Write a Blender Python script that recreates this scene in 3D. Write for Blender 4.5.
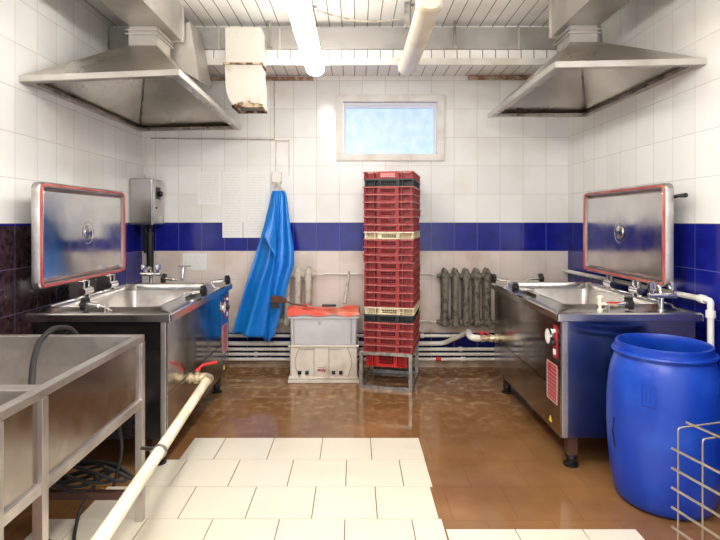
import bpy, bmesh, math, random
from mathutils import Vector, Matrix
random.seed(4)
PI = math.pi
for o in list(bpy.data.objects): bpy.data.objects.remove(o)
SC = bpy.context.scene
COL = SC.collection

# ------------------------------------------------------------------ camera, world, lights, exposure
cam_d = bpy.data.cameras.new('camera'); cam = bpy.data.objects.new('camera', cam_d); COL.objects.link(cam)
cam.location = (0, 0, 1.4); cam.rotation_euler = (PI/2, 0, 0)
cam_d.sensor_fit = 'HORIZONTAL'; cam_d.sensor_width = 36; cam_d.lens = 525/720*36
cam_d.shift_x = 5/720; cam_d.shift_y = -49/720; cam_d.clip_start = .05
SC.camera = cam
SC.view_settings.view_transform = 'Standard'; SC.view_settings.look = 'None'
SC.view_settings.gamma = 1; SC.view_settings.use_curve_mapping = False
SC.view_settings.exposure = 0.86
w = bpy.data.worlds.new('world'); SC.world = w; w.use_nodes = True
w.node_tree.nodes['Background'].inputs[0].default_value = (.93, .95, 1, 1)
w.node_tree.nodes['Background'].inputs[1].default_value = 1.15
TUBE_E = 23.0        # emission of the lit tubes (unseen ones are added overhead for fill light)

# ------------------------------------------------------------------ materials
def lin(c):
    return tuple(((v/255)/12.92 if v/255 <= .04045 else ((v/255+.055)/1.055)**2.4) for v in c) + (1,)
class N:
    def __init__(s, name):
        s.m = bpy.data.materials.new(name); s.m.use_nodes = True; s.t = s.m.node_tree
        s.b = s.t.nodes['Principled BSDF']
    def n(s, typ, **kw):
        x = s.t.nodes.new(typ)
        for k, v in kw.items():
            if k.startswith('i_'): x.inputs[int(k[2:])].default_value = v
            else: setattr(x, k, v)
        return x
    def l(s, a, b): s.t.links.new(a, b)
    def mix(s, fac, a, b, blend='MIX'):
        m = s.n('ShaderNodeMix', data_type='RGBA', blend_type=blend)
        for sock, v in ((m.inputs[0], fac), (m.inputs[6], a), (m.inputs[7], b)):
            if isinstance(v, (int, float, tuple)): sock.default_value = v
            else: s.l(v, sock)
        return m.outputs[2]
    def math(s, op, a, b=0.0, clamp=False):
        m = s.n('ShaderNodeMath', operation=op, use_clamp=clamp)
        for i, v in enumerate((a, b)):
            if isinstance(v, (int, float)): m.inputs[i].default_value = v
            else: s.l(v, m.inputs[i])
        return m.outputs[0]
    def noise(s, vec, scale, detail=4, lo=.4, hi=.6):
        n = s.n('ShaderNodeTexNoise'); n.inputs['Scale'].default_value = scale; n.inputs['Detail'].default_value = detail
        if vec is not None: s.l(vec, n.inputs['Vector'])
        r = s.n('ShaderNodeMapRange'); r.inputs[1].default_value = lo; r.inputs[2].default_value = hi
        s.l(n.outputs['Fac'], r.inputs[0]); return r.outputs[0]
    def coord(s): return s.n('ShaderNodeTexCoord').outputs['Object']
    def bump(s, h, strength=.3, dist=.01):
        b = s.n('ShaderNodeBump'); b.inputs['Strength'].default_value = strength; b.inputs['Distance'].default_value = dist
        s.l(h, b.inputs['Height']); s.l(b.outputs[0], s.b.inputs['Normal'])
def simple(name, c, rough=.5, metal=0.0, c2=None, ns=8, lo=.45, hi=.65, bump=0, bs=60, emit=None, es=0, stretch=None):
    k = N(name); k.b.inputs['Roughness'].default_value = rough; k.b.inputs['Metallic'].default_value = metal
    co = k.coord()
    if stretch:
        mp = k.n('ShaderNodeMapping'); mp.inputs['Scale'].default_value = stretch; k.l(co, mp.inputs[0]); co = mp.outputs[0]
    if c2: k.l(k.mix(k.noise(co, ns, 5, lo, hi), lin(c), lin(c2)), k.b.inputs['Base Color'])
    else: k.b.inputs['Base Color'].default_value = lin(c)
    if bump: k.bump(k.noise(co, bs, 3, 0, 1), bump, .005)
    if emit: k.b.inputs['Emission Color'].default_value = lin(emit); k.b.inputs['Emission Strength'].default_value = es
    return k.m
def steel(name, c=(196, 194, 190), c2=(150, 147, 142), rough=.22, ns=3, bump=.03, bs=12, r2=.38, lo=.4, hi=.7):
    k = N(name); co = k.coord(); k.b.inputs['Metallic'].default_value = 1
    f = k.noise(co, ns, 5, lo, hi)
    k.l(k.mix(f, lin(c), lin(c2)), k.b.inputs['Base Color'])
    mr = k.n('ShaderNodeMapRange'); mr.inputs[3].default_value = rough; mr.inputs[4].default_value = r2
    k.l(k.noise(co, ns*2, 5, .35, .7), mr.inputs[0]); k.l(mr.outputs[0], k.b.inputs['Roughness'])
    k.bump(k.noise(co, bs, 2, 0, 1), bump, .02)
    return k.m
M = {}
M['steel'] = steel('steel', (198, 196, 192), (180, 177, 173), rough=.18, r2=.27)
M['steel_mirror'] = steel('steel_polished', (176, 173, 170), (140, 137, 134), rough=.1, bump=.03, bs=5, r2=.22)
M['steel_hood'] = steel('steel_hood', (214, 208, 198), (178, 170, 158), rough=.26, ns=1.5, bump=.03, bs=4, r2=.4)
M['steel_duct'] = steel('steel_duct', (208, 204, 197), (186, 180, 172), rough=.4, ns=2.5, bump=.03, bs=6, r2=.5)
M['steel_duct'].node_tree.nodes['Principled BSDF'].inputs['Metallic'].default_value = .8
M['steel_matt'] = steel('steel_matt', (205, 200, 196), (165, 158, 152), rough=.36, ns=5, r2=.5)
M['steel_stained'] = steel('steel_stained', (150, 140, 132), (192, 186, 180), rough=.2, ns=5, bump=.04, bs=5, r2=.5)
M['steel_lid'] = steel('steel_lid', (216, 214, 213), (200, 198, 197), rough=.11, ns=3, bump=.16, bs=2.6, r2=.22)
M['steel_panel'] = steel('steel_panel', (158, 150, 143), (200, 195, 190), rough=.16, ns=6, bump=.03, bs=2, r2=.26, lo=.56, hi=.8)
M['chrome'] = simple('chrome', (215, 213, 210), .1, 1)
M['zinc'] = steel('zinc_frame', (190, 186, 180), (130, 124, 118), rough=.35, ns=20, r2=.55)
M['black_panel'] = simple('near_black_panel', (20, 19, 20), .22, c2=(44, 40, 38), ns=5)  # near-black base colour, on the left pan's near end panel only
M['black'] = simple('black_plastic', (18, 18, 19), .35)
M['rubber'] = simple('black_rubber', (30, 29, 29), .5)
M['gasket'] = simple('red_rubber_gasket', (178, 76, 80), .55, c2=(198, 124, 104), ns=3)
M['red'] = simple('red_paint', (205, 40, 40), .4)
M['label_red'] = simple('red_label', (165, 36, 48), .4)
M['label_white'] = simple('white_print', (235, 230, 225), .5)
M['yellow'] = simple('yellow_sticker', (235, 205, 60), .5)
M['white_pipe'] = simple('white_pipe', (236, 232, 224), .35, c2=(214, 204, 188), ns=7)
M['cream_pipe'] = simple('cream_pipe', (238, 230, 208), .35, c2=(226, 212, 180), ns=6)
M['white_paint'] = simple('white_paint', (238, 235, 228), .5, c2=(222, 214, 200), ns=5)
M['white_duct'] = simple('white_painted_duct', (204, 199, 188), .5, c2=(184, 170, 146), ns=6, lo=.55, hi=.75, bump=.1, bs=20)
M['rust'] = simple('rust', (92, 58, 34), .8, c2=(190, 170, 140), ns=22, lo=.45, hi=.6, bump=.5)
M['brass'] = simple('brass_fitting', (205, 190, 160), .35, .4, c2=(150, 128, 92), ns=30)
M['paper'] = simple('paper', (243, 242, 238), .7)
M['print'] = simple('faint_print', (229, 228, 225), .7)
M['wood_strip'] = simple('stained_strip', (150, 105, 75), .6, c2=(205, 190, 170), ns=14)
M['wood'] = simple('brown_wood', (96, 52, 32), .5, c2=(66, 36, 24), ns=20)
M['stick'] = simple('pale_stick', (196, 188, 172), .6, c2=(150, 140, 122), ns=20)
M['box_grey'] = simple('grey_plastic', (205, 204, 208), .45, c2=(192, 190, 194), ns=4)
M['box_white'] = simple('dirty_white_plastic', (222, 214, 200), .5, c2=(196, 182, 162), ns=5)
M['box_line'] = simple('grey_line', (140, 132, 124), .6)
M['orange'] = simple('orange_red_plastic', (226, 84, 62), .4, c2=(240, 135, 105), ns=9)
M['apron'] = simple('blue_oilcloth', (22, 126, 214), .32, c2=(14, 108, 198), ns=4)
M['crate_red'] = simple('crate_red', (144, 38, 42), .42, c2=(166, 54, 52), ns=8)
M['crate_bright'] = simple('crate_bright_red', (190, 34, 30), .42, c2=(168, 26, 26), ns=8)
M['crate_black'] = simple('crate_black', (26, 28, 32), .42)
M['crate_beige'] = simple('crate_beige', (222, 205, 170), .5, c2=(200, 180, 145), ns=8)
M['crate_red_rim'] = simple('crate_red_pale_edge', (190, 104, 100), .5, c2=(168, 72, 72), ns=30)  # rim colour, paler than the crate walls
M['crate_black_rim'] = simple('crate_black_pale_edge', (70, 70, 74), .5)  # rim colour, paler than the black walls
M['crate_beige_rim'] = simple('crate_beige_edge', (232, 218, 190), .5)
M['barrel'] = simple('blue_barrel_plastic', (16, 60, 166), .32, c2=(34, 84, 188), ns=5, lo=.5, hi=.8, bump=.06, bs=9)
M['barrel_in'] = simple('blue_barrel_emboss', (14, 50, 140), .4)
M['radiator'] = simple('flaking_radiator_paint', (120, 114, 100), .55, c2=(72, 66, 54), ns=26, lo=.5, hi=.6, bump=.5, bs=30)
M['radiator_pale'] = simple('pale_radiator_paint', (196, 190, 176), .5, c2=(150, 142, 126), ns=16, lo=.5, hi=.7, bump=.3)
M['foot_brown'] = simple('brown_leg_paint', (84, 54, 44), .5)
M['tube_off'] = simple('unlit_diffuser', (238, 230, 205), .3, c2=(228, 214, 176), ns=5)
M['tube_lit'] = simple('lit_diffuser', (255, 255, 255), .3, emit=(255, 252, 244), es=TUBE_E)
M['tube_weak'] = simple('lit_diffuser_dimmed', (255, 255, 255), .3, emit=(255, 252, 246), es=TUBE_E*.55)  # the seen tube, dimmed so the trim and duct near it don't blow out
M['wire'] = simple('coated_wire', (178, 166, 146), .3, .8)
M['tile_new'] = simple('cream_floor_tile', (222, 214, 196), .2, c2=(212, 199, 175), ns=1.6, lo=.5, hi=.85)
M['dark_gap'] = simple('dark_gap', (60, 55, 50), .8)

def tile_wall(name, axis, y_dark=None):
    k = N(name); co = k.coord(); sp = k.n('ShaderNodeSeparateXYZ'); k.l(co, sp.inputs[0])
    u = sp.outputs[axis]; z = sp.outputs[2]
    cb = k.n('ShaderNodeCombineXYZ'); k.l(k.math('ADD', u, 10.05), cb.inputs[0]); k.l(k.math('ADD', z, .247), cb.inputs[1])
    br = k.n('ShaderNodeTexBrick', offset=0.0, squash=1.0)
    br.inputs['Scale'].default_value = 1; br.inputs['Mortar Size'].default_value = .0022; br.inputs['Mortar Smooth'].default_value = .3
    br.inputs['Brick Width'].default_value = .22; br.inputs['Row Height'].default_value = .272
    br.inputs['Color1'].default_value = (1, 1, 1, 1); br.inputs['Color2'].default_value = (.93, .93, .93, 1); br.inputs['Mortar'].default_value = (1, 1, 1, 1)
    k.l(cb.outputs[0], br.inputs['Vector'])
    below = lambda v: k.math('LESS_THAN', z, v)
    white = k.mix(k.noise(co, 2.2, 5, .5, .8), lin((245, 244, 241)), lin((234, 229, 219)))
    blue = k.mix(k.noise(co, 9, 4, .4, .75), lin((26, 34, 142)), lin((18, 24, 112)))
    if axis == 0:
        pink = k.mix(k.noise(co, 3, 5, .45, .75), lin((232, 219, 209)), lin((208, 186, 168)))
        grime = k.mix(k.noise(co, 5, 6, .35, .6), lin((150, 116, 84)), lin((205, 182, 150)))
        c = k.mix(below(1.385), white, blue); c = k.mix(below(1.113), c, pink)
        g = k.n('ShaderNodeMapRange'); g.inputs[1].default_value = .62; g.inputs[2].default_value = .3; k.l(z, g.inputs[0])
        c = k.mix(k.math('MULTIPLY', g.outputs[0], k.noise(co, 6, 5, .3, .7)), c, grime)
        c = k.mix(below(.33), c, lin((20, 26, 90))); c = k.mix(below(.075), c, grime)
    else:
        c = k.mix(below(1.385), white, blue)
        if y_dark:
            grim = k.mix(k.noise(co, 30, 8, .3, .75), lin((44, 28, 32)), lin((82, 60, 66)))  # purple-brown grime with a dark reflection painted into the colour
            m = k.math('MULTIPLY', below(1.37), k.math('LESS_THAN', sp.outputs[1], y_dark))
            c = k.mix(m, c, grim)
    c = k.mix(1.0, c, br.outputs['Color'], 'MULTIPLY')
    mort = k.mix(below(1.38), lin((176, 166, 150)), lin((120, 124, 170)))
    if axis == 0: mort = k.mix(below(1.113), mort, lin((190, 170, 152)))
    c = k.mix(k.math('MULTIPLY', br.outputs['Fac'], .6), c, mort)
    k.l(c, k.b.inputs['Base Color']); k.b.inputs['Roughness'].default_value = .16
    h = k.math('ADD', k.math('MULTIPLY', br.outputs['Fac'], -1.0), k.math('MULTIPLY', k.noise(co, 4, 2, 0, 1), .5))
    k.bump(h, .25, .004)
    return k.m
M['wall_back'] = tile_wall('tiles_back_wall', 0)
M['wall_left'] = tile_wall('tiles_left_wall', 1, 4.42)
M['wall_right'] = tile_wall('tiles_right_wall', 1)
def slats(name, c1=(246, 244, 240)):
    k = N(name); co = k.coord(); sp = k.n('ShaderNodeSeparateXYZ'); k.l(co, sp.inputs[0])
    f = k.math('FRACT', k.math('MULTIPLY', k.math('ADD', sp.outputs[0], 10.02), 1/.106))
    g = k.math('LESS_THAN', k.math('ABSOLUTE', k.math('SUBTRACT', f, .5)), .035)
    base = k.mix(k.noise(co, 1.5, 4, .5, .8), lin(c1), lin((222, 216, 206)))
    k.l(k.mix(g, base, lin((120, 112, 104))), k.b.inputs['Base Color']); k.b.inputs['Roughness'].default_value = .35
    k.bump(k.math('MULTIPLY', g, -1.0), .5, .01)
    return k.m
M['slats'] = slats('ceiling_slats')
def wet_floor():
    k = N('wet_brown_floor'); co = k.coord()
    br = k.n('ShaderNodeTexBrick', offset=.5); br.inputs['Scale'].default_value = 1; br.inputs['Mortar Size'].default_value = .004
    br.inputs['Brick Width'].default_value = .307; br.inputs['Row Height'].default_value = .307; k.l(co, br.inputs['Vector'])
    br.inputs['Color1'].default_value = (1, 1, 1, 1); br.inputs['Color2'].default_value = (.93, .93, .93, 1); br.inputs['Mortar'].default_value = (.86, .84, .8, 1)
    c = k.mix(k.noise(co, 2.2, 6, .35, .7), lin((122, 85, 51)), lin((147, 106, 67)))
    c = k.mix(1.0, c, br.outputs['Color'], 'MULTIPLY')
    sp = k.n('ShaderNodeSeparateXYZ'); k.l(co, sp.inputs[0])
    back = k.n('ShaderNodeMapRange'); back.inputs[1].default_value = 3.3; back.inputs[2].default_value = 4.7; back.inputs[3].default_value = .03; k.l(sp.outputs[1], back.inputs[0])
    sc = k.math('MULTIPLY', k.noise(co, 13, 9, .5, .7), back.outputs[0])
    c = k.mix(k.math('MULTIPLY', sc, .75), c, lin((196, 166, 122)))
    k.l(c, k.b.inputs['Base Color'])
    r = k.n('ShaderNodeMapRange'); r.inputs[3].default_value = .05; r.inputs[4].default_value = .2; k.l(k.noise(co, 3.5, 5, .4, .65), r.inputs[0])
    k.l(r.outputs[0], k.b.inputs['Roughness'])
    k.bump(k.noise(co, 5, 3, 0, 1), .06, .01)
    return k.m
M['floor'] = wet_floor()
def frosted():
    k = N('frosted_window_glass'); co = k.coord()
    c = k.mix(k.noise(co, 11, 8, .2, .8), lin((148, 176, 224)), lin((184, 202, 236)))
    k.l(c, k.b.inputs['Base Color']); k.l(c, k.b.inputs['Emission Color']); k.b.inputs['Emission Strength'].default_value = .45
    k.b.inputs['Roughness'].default_value = .3
    return k.m
M['glass'] = frosted()

# ------------------------------------------------------------------ mesh builder
def frame_from(d):
    d = Vector(d).normalized(); up = Vector((0, 0, 1)) if abs(d.z) < .95 else Vector((0, 1, 0))
    a = d.cross(up).normalized(); return a, a.cross(d).normalized() , d
class MB:
    def __init__(s): s.v = []; s.f = []
    def add(s, vs, fs):
        n = len(s.v); s.v += [Vector(p) for p in vs]; s.f += [tuple(i+n for i in f) for f in fs]; return s
    def box(s, x0, x1, y0, y1, z0, z1, rz=0, piv=None):
        vs = [Vector((x, y, z)) for z in (z0, z1) for y in (y0, y1) for x in (x0, x1)]
        if rz:
            c = Vector(piv) if piv else Vector(((x0+x1)/2, (y0+y1)/2, 0)); R = Matrix.Rotation(rz, 3, 'Z')
            vs = [R @ (p-c) + c for p in vs]
        return s.add(vs, [(0, 2, 3, 1), (4, 5, 7, 6), (0, 1, 5, 4), (2, 6, 7, 3), (0, 4, 6, 2), (1, 3, 7, 5)])
    def hexa(s, bottom, top):      # two quads, same winding
        return s.add(list(bottom)+list(top), [(3, 2, 1, 0), (4, 5, 6, 7)] + [(i, (i+1) % 4, 4+(i+1) % 4, 4+i) for i in range(4)])
    def loft(s, loops, cap0=False, cap1=False, close=False):
        n = len(loops[0]); vs = [p for l in loops for p in l]; fs = []
        L = len(loops); rng = range(L if close else L-1)
        for j in rng:
            k = (j+1) % L
            for i in range(n):
                a = j*n+i; b = j*n+(i+1) % n; c = k*n+(i+1) % n; d = k*n+i; fs.append((a, b, c, d))
        if cap0: fs.append(tuple(range(n))[::-1])
        if cap1: fs.append(tuple((L-1)*n+i for i in range(n)))
        return s.add(vs, fs)
    def tube(s, pts, r, n=10, cap=True, smooth_corner=0):
        pts = [Vector(p) for p in pts]
        if smooth_corner: pts = fillet(pts, smooth_corner)
        rs = r if isinstance(r, (list, tuple)) else [r]*len(pts)
        loops = []; pa = None
        for i, p in enumerate(pts):
            d = (pts[min(i+1, len(pts)-1)] - pts[max(i-1, 0)]).normalized()
            if pa is None: a, b, _ = frame_from(d)
            else:
                a = pa - d*pa.dot(d); a.normalize(); b = a.cross(d)
            pa = a
            loops.append([p + (a*math.cos(t) + b*math.sin(t))*rs[i] for t in [2*PI*k/n for k in range(n)]])
        return s.loft(loops, cap, cap)
    def lathe(s, prof, c=(0, 0, 0), axis=(0, 0, 1), n=32, cap0=False, cap1=False):
        a, b, d = frame_from(axis); c = Vector(c)
        loops = [[c + d*h + (a*math.cos(t) + b*math.sin(t))*max(r, 1e-4) for t in [2*PI*k/n for k in range(n)]] for r, h in prof]
        return s.loft(loops, cap0, cap1)
def fillet(pts, r, n=5):
    out = [pts[0]]
    for i in range(1, len(pts)-1):
        a, p, b = pts[i-1], pts[i], pts[i+1]
        q = min(r, (a-p).length*.45, (b-p).length*.45)
        A = p + (a-p).normalized()*q; B = p + (b-p).normalized()*q
        for k in range(n+1):
            t = k/n; out.append(A*(1-t)**2 + p*2*t*(1-t) + B*t*t)
    out.append(pts[-1]); return out
def rr(x0, x1, y0, y1, r, n=5):     # rounded rectangle, 2D
    o = []
    for cx, cy, a0 in ((x1-r, y0+r, -PI/2), (x1-r, y1-r, 0), (x0+r, y1-r, PI/2), (x0+r, y0+r, PI)):
        for k in range(n+1):
            a = a0 + PI/2*k/n; o.append((cx+r*math.cos(a), cy+r*math.sin(a)))
    return o
def rrz(x0, x1, y0, y1, r, z, n=5): return [(x, y, z) for x, y in rr(x0, x1, y0, y1, r, n)]
def rrx(y0, y1, z0, z1, r, x, n=5): return [(x, y, z) for y, z in rr(y0, y1, z0, z1, r, n)]
def link(name, mesh, mat, parent=None, label=None):
    o = bpy.data.objects.new(name, mesh); COL.objects.link(o)
    if mat: mesh.materials.append(M[mat] if isinstance(mat, str) else mat)
    if parent is not None: o.parent = parent
    if label: o['label'] = label
    return o
def obj(name, mb, mat, parent=None, label=None, smooth=False, bevel=0, world=False):
    """verts are in the parent's space; world=True converts from world space"""
    me = bpy.data.meshes.new(name)
    vs = mb.v
    off = Vector((0, 0, 0))
    if world and parent is not None:
        root = parent; mats = Matrix()
        while root is not None:
            mats = Matrix.LocRotScale(root.location, root.rotation_euler, root.scale) @ mats; root = root.parent
        inv = mats.inverted(); vs = [inv @ v for v in vs]
    if parent is None:
        xs = [v.x for v in vs]; ys = [v.y for v in vs]; zs = [v.z for v in vs]
        if not mb.__dict__.get('keep'):
            off = Vector(((min(xs)+max(xs))/2, (min(ys)+max(ys))/2, min(zs)))
    me.from_pydata([v-off for v in vs], [], mb.f); me.update()
    bm = bmesh.new(); bm.from_mesh(me); bmesh.ops.recalc_face_normals(bm, faces=bm.faces)
    if smooth:
        for f in bm.faces: f.smooth = True
        for e in bm.edges:
            if len(e.link_faces) == 2 and e.calc_face_angle(0) > .7: e.smooth = False
    bm.to_mesh(me); bm.free()
    o = link(name, me, mat, parent, label); o.location = off
    if bevel:
        b = o.modifiers.new('bevel', 'BEVEL'); b.width = bevel; b.segments = 2; b.limit_method = 'ANGLE'
    return o
def tag(o, label, cat, group=None, kind=None):
    o['label'] = label; o['category'] = cat
    if group: o['group'] = group
    if kind: o['kind'] = kind
    return o
def thing(name, label, cat, loc=(0, 0, 0), rz=0, group=None):
    o = bpy.data.objects.new(name, None); COL.objects.link(o); o.empty_display_size = .1
    o.location = loc; o.rotation_euler = (0, 0, rz); return tag(o, label, cat, group)
def struct(name, mb, mat, parent=None, label=None, **kw):
    mb.keep = True
    o = obj(name, mb, mat, parent, label, **kw)
    if parent is None: o['kind'] = 'structure'
    return o
def text_part(name, body, size, loc, rot, mat, parent, italic=0):
    cu = bpy.data.curves.new(name, 'FONT'); cu.body = body; cu.size = size; cu.align_x = 'CENTER'; cu.align_y = 'CENTER'
    cu.extrude = .0006; cu.shear = italic; cu.offset = size*.03
    t = bpy.data.objects.new(name+'_tmp', cu); COL.objects.link(t); bpy.context.view_layer.update()
    me = bpy.data.meshes.new_from_object(t.evaluated_get(bpy.context.evaluated_depsgraph_get())); me.name = name
    bpy.data.objects.remove(t); me.materials.clear()
    o = link(name, me, mat, parent); o.location = loc; o.rotation_euler = rot; return o

# ------------------------------------------------------------------ the room
XL, XR, YB, HC = -2.04, 2.04, 5.03, 3.05
YF = -1.8
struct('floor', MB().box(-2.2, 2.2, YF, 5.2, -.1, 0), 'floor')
tm = MB()
G = .0022
def trow(y1, y0, xs):
    for a, b in zip(xs[:-1], xs[1:]): tm.box(a+G, b-G, y0+G, y1-G, 0, .007)
T = .309
trow(3.375, 3.068, [-1.03, -.829, -.517, -.206, .099, .41])
trow(3.068, 2.758, [-1.13, -.98, -.67, -.358, -.049, .257, .409])
trow(2.758, 2.458, [-1.30, -1.14, -.832, -.516, -.204, .105, .394])
trow(2.458, 2.151, [-1.45, -1.282, -.973, -.664, -.353, -.047, .265, .406])
trow(2.151, 1.842, [-1.6, -1.45, -1.14, -.832, -.516, -.204, .105, .406])
trow(1.842, 1.53, [-1.6, -1.282, -.973, -.664, -.353, -.047, .265, .406])
trow(2.376, 2.069, [.41, .725, 1.028, 1.27]); trow(2.069, 1.76, [.41, .56, .87, 1.18, 1.4]); trow(1.76, 1.45, [.41, .72, 1.03, 1.34])
struct('floor', tm, 'tile_new', bevel=.0015)
# back wall with the window opening
wx0, wx1, wz0, wz1 = -.115, .785, 2.013, 2.54
bw = MB().box(-2.2, wx0, YB, YB+.15, 0, HC).box(wx1, 2.2, YB, YB+.15, 0, HC).box(wx0, wx1, YB, YB+.15, 0, wz0).box(wx0, wx1, YB, YB+.15, wz1, HC)
struct('wall_back', bw, 'wall_back')
struct('wall_left', MB().box(XL-.16, XL, YF, YB, 0, HC), 'wall_left')
struct('wall_right', MB().box(XR, XR+.16, YF, YB, 0, HC), 'wall_right')
struct('ceiling', MB().box(-2.2, 2.2, YF, 5.2, HC, HC+.1), 'slats')
struct('trim_1', MB().box(XL, XR, 4.44, YB, 2.79, 2.82).box(XL, XR, 4.44, 4.46, 2.82, HC).box(XL, XR, 4.345, 4.44, 2.74, 2.817), 'slats')        # dropped soffit
struct('trim_2', MB().box(XL, XR, 4.322, 4.345, 2.685, 2.742), 'white_paint', bevel=.004)
struct('trim_3', MB().box(-1.42, -.40, 5.0, 5.03, 2.745, 2.775), 'wood_strip')
struct('trim_4', MB().box(1.08, 1.75, 5.0, 5.03, 2.75, 2.785), 'wood_strip')
# window
wf = MB()
def ringbox(mb, x0, x1, z0, z1, t, y0, y1):
    mb.box(x0, x1, y0, y1, z1-t, z1); mb.box(x0, x1, y0, y1, z0, z0+t); mb.box(x0, x0+t, y0, y1, z0+t, z1-t); mb.box(x1-t, x1, y0, y1, z0+t, z1-t)
ringbox(wf, -.182, .853, 1.975, 2.607, .067, YB-.025, YB)
win = struct('window_1', wf, 'white_paint', bevel=.004)
sf = MB(); ringbox(sf, wx0+.004, wx1-.004, wz0+.004, wz1-.004, .024, YB+.02, YB+.06)
sf.box(wx0+.028, wx1-.028, YB+.03, YB+.06, wz1-.05, wz1-.028)
obj('window_sash', sf, simple('sash_white', (226, 230, 240), .4), win)
obj('window_pane', MB().box(wx0+.02, wx1-.02, YB+.062, YB+.07, wz0+.02, wz1-.02), 'glass', win)

# ------------------------------------------------------------------ bratt pans (tilting pans)
def make_pan(loc, rz, label, clamps, end_mats, lid_dx=0):
    t = thing('tilting_pan', label, 'catering pan', loc, rz)
    body = MB().loft([rrz(-.372, .372, -.707, .707, .004, .845), rrz(-.372, .372, -.707, .707, .004, .18), rrz(-.36, .366, -.70, .70, .004, .18), rrz(-.36, .366, -.70, .70, .004, .845)], close=True).box(-.36, .366, -.70, .70, .185, .19)
    obj('body', body, 'steel_mirror', t)
    # aisle face panels
    fx = -.372
    obj('front_panel', MB().box(fx-.008, fx, -.48, .70, .432, .842), 'steel_mirror', t, bevel=.002)
    obj('front_panel', MB().box(fx-.008, fx, -.48, .70, .178, .428), 'steel_mirror', t, bevel=.002)
    cp = obj('control_panel', MB().box(fx-.01, fx, -.712, -.485, .178, .842), 'steel_mirror', t, bevel=.002)
    g = MB().lathe([(.0, -.008), (.044, -.008), (.048, -.005), (.048, 0)], (fx-.01, -.535, .715), (1, 0, 0), 24)
    obj('gauge', g, 'paper', cp); 
    ring = MB().lathe([(.045, -.011), (.050, -.011), (.052, 0), (.045, 0)], (fx-.01, -.535, .715), (1, 0, 0), 24); obj('gauge_ring', ring, 'chrome', cp, smooth=True)
    obj('switch_plate', MB().box(fx-.014, fx-.01, -.66, -.605, .61, .80), 'label_red', cp)
    obj('knob', MB().lathe([(0, -.02), (.018, -.02), (.021, -.006), (.021, 0)], (fx-.014, -.632, .70), (1, 0, 0), 14), 'black', cp)
    obj('lamp', MB().lathe([(0, -.012), (.010, -.010), (.012, 0)], (fx-.014, -.632, .765), (1, 0, 0), 12), 'label_white', cp)
    obj('switch', MB().box(fx-.02, fx-.014, -.645, -.62, .63, .66), 'label_white', cp)
    obj('warning_label', MB().box(fx-.0125, fx-.01, -.665, -.505, .345, .57), 'label_red', cp, label='dark red label with fine white writing')
    pr = MB()
    for k in range(9):
        z = .548 - k*.0225; y0 = -.655; y = y0
        while y < -.52:
            wd = random.uniform(.006, .022); y2 = min(y+wd, -.515)
            if not (k in (0, 1) and y2 > -.55): pr.box(fx-.0135, fx-.0125, y, y2, z-.0012, z+.0012)
            y = y2 + .010
    ringbox2 = [(-.664, -.661, .347, .568), (-.509, -.506, .347, .568)]
    for a, b, c, d in ringbox2: pr.box(fx-.0135, fx-.0125, a, b, c, d)
    pr.box(fx-.0135, fx-.0125, -.664, -.506, .347, .35).box(fx-.0135, fx-.0125, -.664, -.506, .565, .568)
    obj('label_print', pr, 'label_white', cp)
    tri = MB().add([(fx-.0125, -.575, .215), (fx-.0125, -.535, .215), (fx-.0125, -.555, .25), (fx-.01, -.575, .215), (fx-.01, -.535, .215), (fx-.01, -.555, .25)],
                   [(0, 1, 2), (3, 5, 4), (0, 3, 4, 1), (1, 4, 5, 2), (2, 5, 3, 0)])
    obj('warning_sticker', tri, 'yellow', cp)
    # end panels
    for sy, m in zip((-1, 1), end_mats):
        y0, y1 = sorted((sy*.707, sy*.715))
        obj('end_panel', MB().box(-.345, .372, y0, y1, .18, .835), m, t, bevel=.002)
    for sy in (-1, 1): obj('corner_post', MB().box(-.374, -.345, *sorted((sy*.707, sy*.717)), .18, .842), 'steel_matt', t, bevel=.003)
    # worktop with raised pan rim
    px0, px1, py0, py1 = -.285, .36, -.52, .61
    top = MB().loft([rrz(-.40, .40, -.725, .725, .006, .835), rrz(-.41, .41, -.735, .735, .012, .84), rrz(-.41, .41, -.735, .735, .012, .878),
                     rrz(-.402, .402, -.727, .727, .01, .886), rrz(px0-.05, px1+.035, py0-.05, py1+.05, .09, .886),
                     rrz(px0-.03, px1+.02, py0-.03, py1+.03, .075, .902), rrz(px0, px1, py0, py1, .06, .904), rrz(px0+.006, px1-.006, py0+.006, py1-.006, .06, .896),
                     rrz(px0+.006, px1-.006, py0+.006, py1-.006, .06, .85)])
    obj('worktop', top, 'steel', t, smooth=True)
    pan = MB().loft([rrz(px0+.002, px1-.002, py0+.002, py1-.002, .06, .898), rrz(px0+.014, px1-.014, py0+.014, py1-.014, .06, .72),
                     rrz(px0+.03, px1-.03, py0+.03, py1-.03, .06, .70)], cap1=True)
    obj('pan_basin', pan, 'steel_matt', t, smooth=True)
    # pouring lip
    obj('pouring_lip', MB().hexa([(px0-.03, -.12, .903), (px0-.03, .2, .903), (px0+.0, .2, .905), (px0+.0, -.12, .905)],
                                 [(px0-.055, -.12, .912), (px0-.055, .2, .912), (px0+.0, .2, .909), (px0+.0, -.12, .909)]), 'steel_matt', t)
    # lid, open against the wall
    ly0, ly1, lz0, lz1 = -.52, .605, 1.0, 1.63
    def L(d, x, r=.045): return rrx(ly0+d, ly1-d, lz0+d, lz1-d, r, x)
    tilt = lambda loops: [[(x + lid_dx + (z-lz0)*.004, y, z) for x, y, z in l] for l in loops]
    lid = MB().loft(tilt([L(.03, .375), L(0, .368), L(0, .330), L(.006, .322), L(.028, .322, .03), L(.03, .336, .03)]), cap0=True)
    lo = obj('lid', lid, 'steel_matt', t, smooth=True)
    obj('lid_lining', MB().loft(tilt([L(.034, .337, .028), L(.05, .330, .02), L(.054, .327, .02)]), cap1=True), 'steel_lid', lo)
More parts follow.
